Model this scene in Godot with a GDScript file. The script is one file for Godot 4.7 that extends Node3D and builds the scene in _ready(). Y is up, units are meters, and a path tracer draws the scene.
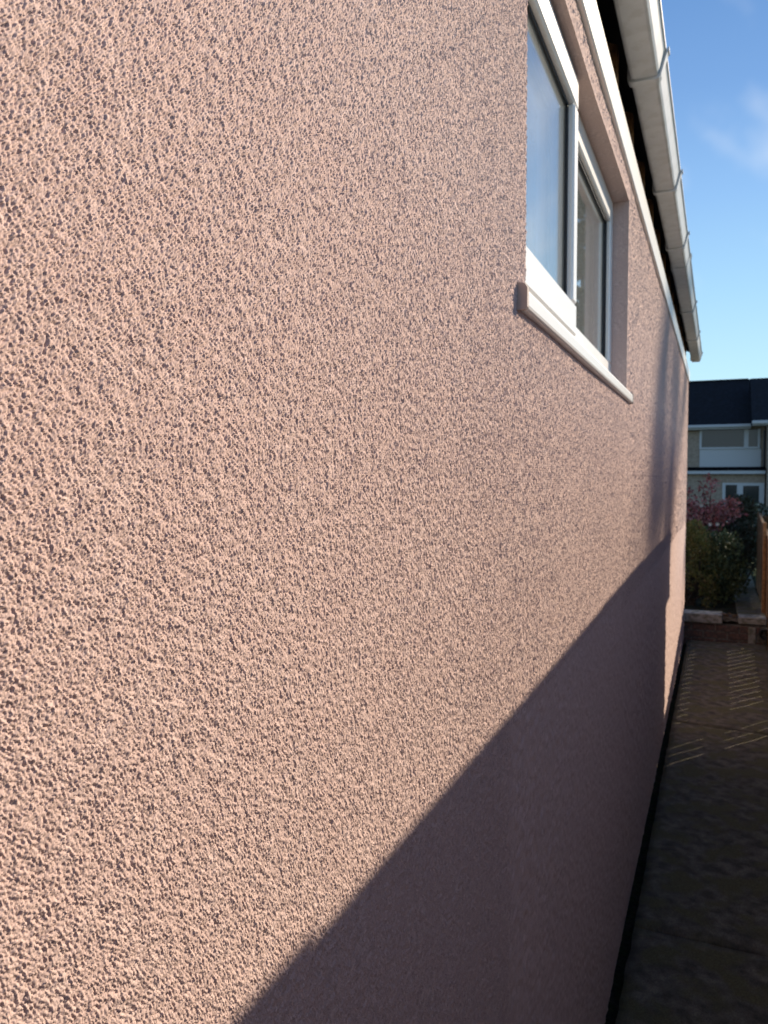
extends Node3D
# World: x is the distance from the rendered wall, y is up, the wall runs along -z.

const SUN_AZ := 35.0      # degrees from the wall's direction, towards +x
const SUN_EL := 29.0
const SKY := 0.70         # the sky in view against an exposure of 1.55
const WALL_END := 8.45    # metres along the wall
const WIN_Z0 := 1.228
const WIN_Z1 := 2.71
const WIN_Y0 := 1.915
const WIN_Y1 := 2.565
const WALL_TOP := 2.64

var rng := RandomNumberGenerator.new()
var M := {}
var used_names := {}

# ---------------------------------------------------------------- helpers
func numbered(called: String) -> String:
	if not used_names.has(called):
		used_names[called] = 0
		return called
	used_names[called] += 1
	return "%s_%03d" % [called, used_names[called]]

func tag(o: Node, label: String, category: String, group := "") -> void:
	o.set_meta("label", label)
	o.set_meta("category", category)
	if group != "":
		o.set_meta("group", group)

func thing(called: String, at: Vector3, label: String, category: String, group := "") -> Node3D:
	var o := Node3D.new()
	o.name = numbered(called)
	add_child(o)
	o.position = at
	tag(o, label, category, group)
	return o

func put(mesh: Mesh, called: String, mat: Material, parent: Node, at := Vector3.ZERO) -> MeshInstance3D:
	var o := MeshInstance3D.new()
	o.name = numbered(called) if parent == self else called
	o.mesh = mesh
	o.material_override = mat
	o.position = at
	parent.add_child(o, true)
	return o

func lin(r: float, g: float, b: float) -> Color:
	return Color(r, g, b).linear_to_srgb()

func mat(c: Color, rough := 0.8, spec := 0.5) -> StandardMaterial3D:
	var m := StandardMaterial3D.new()
	m.albedo_color = c
	m.roughness = rough
	m.metallic_specular = spec
	return m

func tri(m: StandardMaterial3D, tex: Texture2D, metres: float, height_tex: Texture2D = null, relief_cm := 0.0) -> StandardMaterial3D:
	m.albedo_texture = tex
	m.uv1_triplanar = true
	m.uv1_world_triplanar = true
	m.uv1_scale = Vector3.ONE / metres
	if height_tex:
		m.heightmap_enabled = true
		m.heightmap_texture = height_tex
		m.heightmap_scale = relief_cm
	return m

func noise(kind: int, freq: float, s: int, oct := 4) -> FastNoiseLite:
	var n := FastNoiseLite.new()
	n.noise_type = kind
	n.frequency = freq
	n.seed = s
	n.fractal_octaves = oct
	n.fractal_type = FastNoiseLite.FRACTAL_FBM if oct > 1 else FastNoiseLite.FRACTAL_NONE
	return n

# two noises blended through three linear colours
func stain_tex(size: int, f1: float, f2: float, a: Color, b: Color, c: Color, s: int, share := 0.5, grit := 0.0) -> ImageTexture:
	var n1 := noise(FastNoiseLite.TYPE_SIMPLEX_SMOOTH, f1, s).get_seamless_image(size, size)
	var n2 := noise(FastNoiseLite.TYPE_SIMPLEX_SMOOTH, f2, s + 7).get_seamless_image(size, size)
	n1.convert(Image.FORMAT_L8)
	n2.convert(Image.FORMAT_L8)
	var d1 := n1.get_data()
	var d2 := n2.get_data()
	var out := PackedByteArray()
	out.resize(size * size * 3)
	var r := RandomNumberGenerator.new()
	r.seed = s
	for i in size * size:
		var t1 := clampf((d1[i] / 255.0 - 0.5) * 1.8 + 0.5, 0, 1)
		var t2 := clampf((d2[i] / 255.0 - 1.0 + share) * 4.0 + 0.5, 0, 1)
		var col := a.lerp(b, t1).lerp(c, t2)
		col = (col * (1.0 + r.randf_range(-grit, grit))).linear_to_srgb()
		out[i * 3] = int(clampf(col.r, 0, 1) * 255)
		out[i * 3 + 1] = int(clampf(col.g, 0, 1) * 255)
		out[i * 3 + 2] = int(clampf(col.b, 0, 1) * 255)
	return ImageTexture.create_from_image(Image.create_from_data(size, size, false, Image.FORMAT_RGB8, out))

func height_tex(size: int, freq: float, s: int, kind := FastNoiseLite.TYPE_SIMPLEX_SMOOTH) -> ImageTexture:
	var n := noise(kind, freq, s, 4)
	return ImageTexture.create_from_image(n.get_seamless_image(size, size))

# box with chamfered edges between two corners
func box(a: Vector3, b: Vector3, ch := 0.0) -> ArrayMesh:
	var st := SurfaceTool.new()
	st.begin(Mesh.PRIMITIVE_TRIANGLES)
	add_box(st, a, b, ch)
	return st.commit()

func quad(st: SurfaceTool, p: Array) -> void:
	var n: Vector3 = ((p[2] - p[0]) as Vector3).cross(p[1] - p[0]).normalized()
	for i in [0, 1, 2, 0, 2, 3]:
		st.set_normal(n)
		st.add_vertex(p[i])

func add_box(st: SurfaceTool, a: Vector3, b: Vector3, ch := 0.0) -> void:
	var lo := Vector3(minf(a.x, b.x), minf(a.y, b.y), minf(a.z, b.z))
	var hi := Vector3(maxf(a.x, b.x), maxf(a.y, b.y), maxf(a.z, b.z))
	var c := (lo + hi) / 2
	var e := (hi - lo) / 2
	ch = minf(ch, minf(e.x, minf(e.y, e.z)) * 0.8)
	for ax in 3:
		var u := (ax + 1) % 3
		var v := (ax + 2) % 3
		for s in [-1.0, 1.0]:
			var face := []
			for k in [[-1, -1], [1, -1], [1, 1], [-1, 1]]:
				var p := Vector3.ZERO
				p[ax] = e[ax] * s
				p[u] = k[0] * (e[u] - ch)
				p[v] = k[1] * (e[v] - ch)
				face.append(c + p)
			if s > 0:
				face.reverse()
			quad(st, face)
	if ch <= 0:
		return
	for ax in 3:
		var u := (ax + 1) % 3
		var v := (ax + 2) % 3
		for su in [-1.0, 1.0]:
			for sv in [-1.0, 1.0]:
				var f := []
				for k in [[-1, 0], [1, 0], [1, 1], [-1, 1]]:
					var p := Vector3.ZERO
					p[ax] = k[0] * (e[ax] - ch)
					p[u] = su * (e[u] - (ch if k[1] == 0 else 0.0))
					p[v] = sv * (e[v] - (0.0 if k[1] == 0 else ch))
					f.append(c + p)
				if su * sv < 0:
					f.reverse()
				quad(st, f)
	for sx in [-1.0, 1.0]:
		for sy in [-1.0, 1.0]:
			for sz in [-1.0, 1.0]:
				var t := [c + Vector3(sx * e.x, sy * (e.y - ch), sz * (e.z - ch)), c + Vector3(sx * (e.x - ch), sy * e.y, sz * (e.z - ch)), c + Vector3(sx * (e.x - ch), sy * (e.y - ch), sz * e.z)]
				if sx * sy * sz > 0:
					t.reverse()
				var n := Vector3(sx, sy, sz).normalized()
				for p in t:
					st.set_normal(n)
					st.add_vertex(p)

# profile in x,y drawn out along z from z0 to z1
func add_extrude(st: SurfaceTool, poly: PackedVector2Array, z0: float, z1: float) -> void:
	if Geometry2D.is_polygon_clockwise(poly):
		poly = poly.duplicate()
		poly.reverse()
	var n := poly.size()
	var za := maxf(z0, z1)
	var zb := minf(z0, z1)
	for i in n:
		var p := poly[i]
		var q := poly[(i + 1) % n]
		quad(st, [Vector3(p.x, p.y, za), Vector3(p.x, p.y, zb), Vector3(q.x, q.y, zb), Vector3(q.x, q.y, za)])
	var ids := Geometry2D.triangulate_polygon(poly)
	for cap in 2:
		var z := za if cap == 0 else zb
		for t in range(0, ids.size(), 3):
			var tr := [ids[t], ids[t + 1], ids[t + 2]]
			var a := poly[tr[0]]
			var b := poly[tr[1]]
			var c := poly[tr[2]]
			var ccw := (b - a).cross(c - a) > 0
			if ccw == (cap == 0):
				tr.reverse()
			for k in tr:
				st.set_normal(Vector3(0, 0, 1 if cap == 0 else -1))
				st.add_vertex(Vector3(poly[k].x, poly[k].y, z))

func extrude(poly: PackedVector2Array, z0: float, z1: float) -> ArrayMesh:
	var st := SurfaceTool.new()
	st.begin(Mesh.PRIMITIVE_TRIANGLES)
	add_extrude(st, poly, z0, z1)
	return st.commit()

# tapered tube through points
func add_tube(st: SurfaceTool, pts: PackedVector3Array, radii: PackedFloat32Array, sides := 7) -> void:
	var rings := []
	for i in pts.size():
		var d := (pts[mini(i + 1, pts.size() - 1)] - pts[maxi(i - 1, 0)]).normalized()
		var u := d.cross(Vector3.RIGHT if absf(d.x) < 0.8 else Vector3.UP).normalized()
		var v := d.cross(u)
		var ring := []
		for k in sides:
			var a := TAU * k / sides
			ring.append([pts[i] + (u * cos(a) + v * sin(a)) * radii[i], u * cos(a) + v * sin(a)])
		rings.append(ring)
	for i in pts.size() - 1:
		for k in sides:
			var k2 := (k + 1) % sides
			for c in [rings[i][k], rings[i + 1][k], rings[i + 1][k2], rings[i][k], rings[i + 1][k2], rings[i][k2]]:
				st.set_normal(c[1])
				st.add_vertex(c[0])

func new_st() -> SurfaceTool:
	var st := SurfaceTool.new()
	st.begin(Mesh.PRIMITIVE_TRIANGLES)
	return st

# ---------------------------------------------------------------- render coat of the wall
var tile_a := PackedByteArray()
var tile_b := PackedByteArray()
var tile_c := PackedByteArray()
const KA := 0.0006 / 255.0
const KB := 0.0026 / 255.0
const KC := 0.0011 / 255.0
const K0 := 127.5 * (KA + KB + KC)
const TILE := 2400
const TILE_PX := 0.00023   # metres a tile pixel

func make_tile() -> void:
	var n := noise(FastNoiseLite.TYPE_CELLULAR, 1.0 / 6.5, 11, 1)
	n.cellular_return_type = FastNoiseLite.RETURN_DISTANCE
	n.cellular_distance_function = FastNoiseLite.DISTANCE_EUCLIDEAN
	n.cellular_jitter = 1.0
	n.domain_warp_enabled = true
	n.domain_warp_amplitude = 3.0
	n.domain_warp_frequency = 0.09
	var a := n.get_image(TILE, TILE)
	var b := noise(FastNoiseLite.TYPE_SIMPLEX_SMOOTH, 1.0 / 8.0, 5, 2).get_image(TILE, TILE)
	var c := noise(FastNoiseLite.TYPE_SIMPLEX_SMOOTH, 1.0 / 42.0, 9, 2).get_image(TILE, TILE)
	for im in [a, b, c]:
		im.convert(Image.FORMAT_L8)
	tile_a = a.get_data()
	tile_b = b.get_data()
	tile_c = c.get_data()

# tile row or column of a position, mirrored at the tile's ends
func tile_at(p: float) -> int:
	var i := posmod(int(round(p / TILE_PX)), 2 * TILE)
	return i if i < TILE else 2 * TILE - 1 - i

var und_n: FastNoiseLite

# gentle waviness of the plastered surface, as a trowel leaves it
func undulation(zf: float, y: float) -> float:
	return und_n.get_noise_2d(zf * 1.0, y * 0.22) * 0.0045

func wall_patch(st_arrays: Array, z0: float, z1: float, y0: float, y1: float, dz: float, dy: float, sz := 1.0, sy := 1.0, amp := 1.0, back := 0.0, skirts := [0, 0, 0, 0], fade := 0.0, lumps := 1.0) -> void:
	var nz := maxi(2, int(ceil((z1 - z0) / dz)) + 1)
	var ny := maxi(2, int(ceil((y1 - y0) / dy)) + 1)
	dz = (z1 - z0) / (nz - 1)
	dy = (y1 - y0) / (ny - 1)
	var tx := PackedInt32Array()
	tx.resize(nz)
	for i in nz:
		tx[i] = tile_at((z0 + i * dz) / sz)
	var u_lo := PackedFloat32Array()
	var u_hi := PackedFloat32Array()
	u_lo.resize(nz)
	u_hi.resize(nz)
	for i in nz:
		u_lo[i] = undulation(z0 + i * dz, y0)
		u_hi[i] = undulation(z0 + i * dz, y1)
		var sunk := back + (0.006 * maxf(0.0, 1.0 - i * dz / fade) if fade > 0.0 else 0.0)
		u_lo[i] -= sunk
		u_hi[i] -= sunk
	# the coat runs out smooth against the corner beads
	var kc := KC * lumps
	var k0 := 127.5 * (KA + KB)
	var calm := PackedFloat32Array()
	calm.resize(nz)
	for i in nz:
		calm[i] = amp
		if skirts[2]:
			calm[i] *= clampf(0.25 + i * dz / 0.025, 0, 1)
		if skirts[3]:
			calm[i] *= clampf(0.25 + (nz - 1 - i) * dz / 0.025, 0, 1)
	var hgt := PackedFloat32Array()
	hgt.resize(nz * ny)
	var pos := PackedVector3Array()
	pos.resize(nz * ny)
	var k := 0
	for j in ny:
		var y := y0 + j * dy
		var row := tile_at(y / sy) * TILE
		var t := float(j) / (ny - 1)
		var still := 1.0
		if skirts[0]:
			still *= clampf(0.25 + j * dy / 0.025, 0, 1)
		if skirts[1]:
			still *= clampf(0.25 + (ny - 1 - j) * dy / 0.025, 0, 1)
		for i in nz:
			var e := row + tx[i]
			var h := (tile_a[e] * KA + tile_b[e] * KB + (tile_c[e] - 127.5) * kc - k0) * calm[i] * still + lerpf(u_lo[i], u_hi[i], t)
			hgt[k] = h
			pos[k] = Vector3(h, y, -z0 - i * dz)
			k += 1
	var nor := PackedVector3Array()
	nor.resize(nz * ny)
	k = 0
	for j in ny:
		var jm := k - (nz if j > 0 else 0)
		var jp := k + (nz if j < ny - 1 else 0)
		var ey := dy * (2.0 if j > 0 and j < ny - 1 else 1.0)
		for i in nz:
			var im := k - (1 if i > 0 else 0)
			var ip := k + (1 if i < nz - 1 else 0)
			var gz := (hgt[ip] - hgt[im]) / (dz * (ip - im))
			var gy := (hgt[jp + i] - hgt[jm + i]) / ey
			nor[k] = Vector3(1.0, -gy, gz).normalized()
			k += 1
	var idx := PackedInt32Array()
	idx.resize((nz - 1) * (ny - 1) * 6)
	var w := 0
	for j in ny - 1:
		var r := j * nz
		for i in nz - 1:
			var p := r + i
			idx[w] = p
			idx[w + 1] = p + nz
			idx[w + 2] = p + nz + 1
			idx[w + 3] = p
			idx[w + 4] = p + nz + 1
			idx[w + 5] = p + 1
			w += 6
	var arr := []
	arr.resize(Mesh.ARRAY_MAX)
	arr[Mesh.ARRAY_VERTEX] = pos
	arr[Mesh.ARRAY_NORMAL] = nor
	arr[Mesh.ARRAY_INDEX] = idx
	st_arrays.append(arr)
	# edges turned back into the wall, so that no slit shows between neighbouring sheets or at the opening
	var sk := PackedVector3Array()
	var sn := PackedVector3Array()
	for side in 4:
		if skirts[side] == 0:
			continue
		var cnt := nz if side < 2 else ny
		var nn: Vector3 = [Vector3.DOWN, Vector3.UP, Vector3(0, 0, 1), Vector3(0, 0, -1)][side]
		for q in cnt - 1:
			var a: int = [q, (ny - 1) * nz + q, q * nz, q * nz + nz - 1][side]
			var b: int = a + (1 if side < 2 else nz)
			var pa := pos[a]
			var pb := pos[b]
			var ba := Vector3(-0.0118, pa.y, pa.z)
			var bb := Vector3(-0.0118, pb.y, pb.z)
			var order := [pa, ba, bb, pa, bb, pb] if (bb - pa).cross(ba - pa).dot(nn) > 0 else [pa, bb, ba, pa, pb, bb]
			for p in order:
				sk.append(p)
				sn.append(nn)
	if sk.is_empty():
		return
	var s2 := []
	s2.resize(Mesh.ARRAY_MAX)
	s2[Mesh.ARRAY_VERTEX] = sk
	s2[Mesh.ARRAY_NORMAL] = sn
	s2[Mesh.ARRAY_INDEX] = PackedInt32Array(range(sk.size()))
	st_arrays.append(s2)

# the stretch before the window: rows spread and columns widen with the distance along the wall
func wall_fan(st_arrays: Array) -> void:
	var zs := PackedFloat32Array()
	var z := 0.17
	while z < WIN_Z0 - 0.0005:
		zs.append(z)
		z += clampf(0.00066 + (z - 0.25) * 0.0005, 0.00066, 0.00095)
	zs.append(WIN_Z0)
	var nz := zs.size()
	var ny := 710
	var mid := PackedFloat32Array()
	var half := PackedFloat32Array()
	var grow := PackedFloat32Array()
	grow.resize(nz)
	var sink := PackedFloat32Array()
	sink.resize(nz)
	mid.resize(nz)
	half.resize(nz)
	for i in nz:
		grow[i] = (1.02 + minf(0.85, maxf(0.0, zs[i] - 0.3) * 1.2)) 
		sink[i] = 0.006 * clampf(1.0 - (WIN_Z0 - zs[i]) / 0.09, 0.0, 1.0)
		half[i] = 0.13 + 0.68 * zs[i]
		mid[i] = 1.64 - 0.05 * zs[i] - 0.01
	var u_lo := PackedFloat32Array()
	var u_hi := PackedFloat32Array()
	var tx := PackedInt32Array()
	u_lo.resize(nz)
	u_hi.resize(nz)
	tx.resize(nz)
	for i in nz:
		u_lo[i] = undulation(zs[i], mid[i] - half[i])
		u_hi[i] = undulation(zs[i], mid[i] + half[i])
		tx[i] = tile_at(zs[i])
	var pos := PackedVector3Array()
	pos.resize(nz * ny)
	var k := 0
	for j in ny:
		var t := float(j) / (ny - 1)
		var s := 2.0 * t - 1.0
		for i in nz:
			var y := mid[i] + half[i] * s
			var e := tile_at(y) * TILE + tx[i]
			pos[k] = Vector3((tile_a[e] * KA + tile_b[e] * KB + tile_c[e] * KC - K0) * grow[i] + lerpf(u_lo[i], u_hi[i], t) - sink[i] * clampf(maxf(WIN_Y0 - y, y - WIN_Y1) / 0.03, 0.0, 1.0), y, -zs[i])
			k += 1
	var nor := PackedVector3Array()
	nor.resize(nz * ny)
	k = 0
	for j in ny:
		var jm := -nz if j > 0 else 0
		var jp := nz if j < ny - 1 else 0
		for i in nz:
			var p := pos[k - (1 if i > 0 else 0)]
			var q := pos[k + (1 if i < nz - 1 else 0)]
			nor[k] = (q - p).cross(pos[k + jm] - pos[k + jp]).normalized()
			k += 1
	if nor[nz * 5 + 5].x < 0:
		for i in nor.size():
			nor[i] = -nor[i]
	var idx := PackedInt32Array()
	idx.resize((nz - 1) * (ny - 1) * 6)
	var w := 0
	for j in ny - 1:
		for i in nz - 1:
			var p := j * nz + i
			idx[w] = p
			idx[w + 1] = p + nz
			idx[w + 2] = p + nz + 1
			idx[w + 3] = p
			idx[w + 4] = p + nz + 1
			idx[w + 5] = p + 1
			w += 6
	var arr := []
	arr.resize(Mesh.ARRAY_MAX)
	arr[Mesh.ARRAY_VERTEX] = pos
	arr[Mesh.ARRAY_NORMAL] = nor
	arr[Mesh.ARRAY_INDEX] = idx
	st_arrays.append(arr)
	print("fan ", nz, " x ", ny)
	var sk := PackedVector3Array()
	var sn := PackedVector3Array()
	for j in ny - 1:
		var pa := pos[j * nz + nz - 1]
		var pb := pos[(j + 1) * nz + nz - 1]
		for p in [pa, Vector3(-0.0118, pb.y, pb.z), Vector3(-0.0118, pa.y, pa.z), pa, pb, Vector3(-0.0118, pb.y, pb.z)]:
			sk.append(p)
			sn.append(Vector3(0, 0, -1))
	var s2 := []
	s2.resize(Mesh.ARRAY_MAX)
	s2[Mesh.ARRAY_VERTEX] = sk
	s2[Mesh.ARRAY_NORMAL] = sn
	s2[Mesh.ARRAY_INDEX] = PackedInt32Array(range(sk.size()))
	st_arrays.append(s2)

# ---------------------------------------------------------------- foliage
# leaf-shaped folded blades spread through ellipsoid clumps
func add_leaf(st: SurfaceTool, p: Vector3, dir: Vector3, up: Vector3, length: float, width: float, col: Color) -> void:
	var side := dir.cross(up).normalized()
	var nrm := side.cross(dir).normalized()
	var tip := p + dir * length - nrm * length * 0.18
	var mid := p + dir * length * 0.45
	var l := mid + side * width * 0.5 + nrm * width * 0.2
	var r := mid - side * width * 0.5 + nrm * width * 0.2
	for t in [[p, l, tip], [p, tip, r]]:
		var n: Vector3 = ((t[2] - t[0]) as Vector3).cross(t[1] - t[0]).normalized()
		for v in t:
			st.set_color(col)
			st.set_normal(n)
			st.add_vertex(v)

func rand_dir() -> Vector3:
	return Vector3(rng.randfn(), rng.randfn(), rng.randfn()).normalized()

func foliage(clumps: Array, count: int, size: float, cols: Array, upward := 0.3) -> ArrayMesh:
	var st := new_st()
	var total := 0.0
	for c in clumps:
		total += c[1].x * c[1].y * c[1].z
	for c in clumps:
		var n := int(count * c[1].x * c[1].y * c[1].z / total)
		for i in n:
			var d := rand_dir()
			var r := pow(rng.randf(), 0.42)
			var p: Vector3 = c[0] + Vector3(d.x * c[1].x, d.y * c[1].y, d.z * c[1].z) * r
			var dir := (rand_dir() + d * 0.7 + Vector3.UP * upward).normalized()
			var s := size * rng.randf_range(0.6, 1.35)
			var col: Color = cols[rng.randi() % cols.size()]
			add_leaf(st, p, dir, rand_dir(), s, s * rng.randf_range(0.45, 0.7), col * rng.randf_range(0.75, 1.25))
	return st.commit()

func tree(called: String, at: Vector3, height: float, radius: Callable, leaf: float, count: int, cols: Array, label: String, group := "") -> Node3D:
	var t := thing(called, at, label, "tree", group)
	var st := new_st()
	add_tube(st, PackedVector3Array([Vector3.ZERO, Vector3(0.05, height * 0.35, 0.04), Vector3(-0.05, height * 0.7, 0.02), Vector3(0, height * 0.97, 0)]), PackedFloat32Array([height * 0.016, height * 0.012, height * 0.007, 0.02]), 9)
	put(st.commit(), "trunk", M.bark, t)
	var limbs := new_st()
	var crown := new_st()
	var steps := int(height * 2.2)
	for k in steps:
		var f := (k + rng.randf()) / steps
		var y := height * (0.1 + 0.9 * f)
		var reach: float = radius.call(f)
		for b in 4:
			var a := rng.randf() * TAU
			var rr := reach * rng.randf_range(0.55, 1.1)
			var tip := Vector3(cos(a) * rr, y + rr * rng.randf_range(0.1, 0.7), sin(a) * rr)
			add_tube(limbs, PackedVector3Array([Vector3(0, y - 0.15, 0), tip * Vector3(0.5, 0, 0.5) + Vector3(0, lerpf(y, tip.y, 0.35), 0), tip]), PackedFloat32Array([0.035, 0.022, 0.008]), 4)
			for i in int(count / float(steps * 4)):
				var along := sqrt(rng.randf())
				var p := Vector3(0, y, 0).lerp(tip, along) + rand_dir() * reach * 0.28 * rng.randf()
				var s := leaf * rng.randf_range(0.6, 1.4)
				var c: Color = cols[rng.randi() % cols.size()]
				add_leaf(crown, p, (rand_dir() + Vector3.UP * 0.3).normalized(), rand_dir(), s, s * 0.6, c * rng.randf_range(0.7, 1.2))
	put(limbs.commit(), "limbs", M.bark, t)
	put(crown.commit(), "crown", M.leaf, t)
	return t

# ---------------------------------------------------------------- materials
func make_materials() -> void:
	var render_tex := stain_tex(512, 0.055, 0.012, Color(0.46, 0.34, 0.305), Color(0.60, 0.46, 0.42), Color(0.525, 0.39, 0.352), 3, 0.5, 0.16)
	M.render = tri(mat(Color.WHITE, 0.95, 0.25), render_tex, 0.45)
	M.render_smooth = tri(mat(Color.WHITE, 0.95, 0.25), render_tex, 0.45, height_tex(512, 0.09, 4), 0.12)
	M.upvc = mat(lin(0.80, 0.79, 0.76), 0.28, 0.5)
	M.upvc_old = tri(mat(Color.WHITE, 0.38, 0.5), stain_tex(256, 0.02, 0.03, Color(0.57, 0.58, 0.59), Color(0.62, 0.63, 0.635), Color(0.53, 0.535, 0.53), 21, 0.4, 0.02), 0.6)
	M.cap = mat(lin(0.36, 0.29, 0.26), 0.6)  # end caps: their shade and the pink wall's reflection put into the colour
	M.gasket = mat(lin(0.012, 0.012, 0.013), 0.6)
	M.glass = mat(Color(0.92, 0.96, 0.95, 0.06), 0.02, 0.5)
	M.glass.transparency = BaseMaterial3D.TRANSPARENCY_ALPHA
	M.plaster = mat(lin(0.5, 0.48, 0.44), 0.9)
	M.curtain = mat(lin(0.075, 0.08, 0.07), 0.95)
	M.concrete = tri(mat(Color.WHITE, 0.85, 0.35), stain_tex(512, 0.030, 0.012, Color(0.060, 0.053, 0.040), Color(0.165, 0.142, 0.106), Color(0.105, 0.094, 0.046), 41, 0.45, 0.45), 1.3, height_tex(512, 0.11, 43), 0.16)
	M.soil = tri(mat(Color.WHITE, 1.0, 0.2), stain_tex(256, 0.05, 0.03, Color(0.018, 0.014, 0.010), Color(0.035, 0.028, 0.020), Color(0.022, 0.025, 0.010), 51, 0.5, 0.3), 0.7, height_tex(256, 0.08, 53), 1.5)
	M.lawn = tri(mat(Color.WHITE, 1.0, 0.2), stain_tex(256, 0.05, 0.02, Color(0.03, 0.045, 0.014), Color(0.06, 0.075, 0.025), Color(0.045, 0.05, 0.02), 55, 0.5, 0.3), 2.0)
	M.brick = tri(mat(Color.WHITE, 0.9, 0.3), stain_tex(256, 0.04, 0.03, Color(0.13, 0.075, 0.060), Color(0.20, 0.125, 0.100), Color(0.10, 0.075, 0.065), 61, 0.45, 0.15), 0.35)
	M.mortar = tri(mat(Color.WHITE, 0.95, 0.3), stain_tex(256, 0.05, 0.03, Color(0.14, 0.125, 0.11), Color(0.2, 0.18, 0.155), Color(0.09, 0.085, 0.07), 63, 0.4, 0.15), 0.4)
	M.coping = tri(mat(Color.WHITE, 0.85, 0.35), stain_tex(256, 0.03, 0.02, Color(0.26, 0.25, 0.22), Color(0.36, 0.34, 0.30), Color(0.17, 0.165, 0.13), 65, 0.4, 0.12), 0.5)
	M.wood = tri(mat(Color.WHITE, 0.8, 0.3), stain_tex(256, 0.03, 0.04, Color(0.24, 0.12, 0.05), Color(0.35, 0.18, 0.08), Color(0.18, 0.095, 0.045), 71, 0.4, 0.15), 0.5)
	M.wood_dark = tri(mat(Color.WHITE, 0.85, 0.3), stain_tex(256, 0.03, 0.04, Color(0.085, 0.048, 0.024), Color(0.13, 0.075, 0.038), Color(0.06, 0.038, 0.022), 73, 0.4, 0.15), 0.5)
	M.wood_bounce_blue = tri(mat(Color.WHITE, 0.85, 0.3), stain_tex(256, 0.03, 0.04, Color(0.45, 0.50, 0.60), Color(0.52, 0.57, 0.67), Color(0.40, 0.44, 0.53), 75, 0.4, 0.1), 0.5)  # tall fence's pale blue is chosen to bounce light into the wall's shade
	M.bark = tri(mat(Color.WHITE, 0.95, 0.2), stain_tex(256, 0.06, 0.03, Color(0.05, 0.038, 0.028), Color(0.09, 0.072, 0.055), Color(0.04, 0.035, 0.025), 81, 0.5, 0.2), 0.4)
	M.leaf = mat(Color.WHITE, 0.65, 0.35)
	M.leaf.vertex_color_use_as_albedo = true
	M.leaf.backlight = Color(0.25, 0.25, 0.25)
	M.petal = mat(lin(0.6, 0.56, 0.5), 0.7)
	M.slate = tri(mat(Color.WHITE, 0.9, 0.2), stain_tex(256, 0.05, 0.03, Color(0.012, 0.013, 0.017), Color(0.019, 0.020, 0.025), Color(0.014, 0.014, 0.016), 91, 0.4, 0.15), 2.5)
	M.slate_grey = tri(mat(Color.WHITE, 0.9, 0.2), stain_tex(256, 0.05, 0.03, Color(0.016, 0.017, 0.021), Color(0.024, 0.025, 0.030), Color(0.018, 0.018, 0.02), 93, 0.4, 0.15), 2.5)
	M.house_wall = tri(mat(Color.WHITE, 0.9, 0.3), stain_tex(256, 0.06, 0.03, Color(0.32, 0.25, 0.185), Color(0.40, 0.315, 0.24), Color(0.29, 0.225, 0.17), 95, 0.4, 0.15), 1.5)
	M.house_white = mat(lin(0.50, 0.50, 0.49), 0.6)
	M.house_glass = mat(lin(0.03, 0.035, 0.035), 0.08, 0.5)
	M.felt = mat(lin(0.006, 0.006, 0.008), 0.9, 0.2)
	M.pipe = mat(lin(0.03, 0.03, 0.032), 0.5)
	M.debris = mat(lin(0.16, 0.085, 0.025), 0.8)

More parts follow.
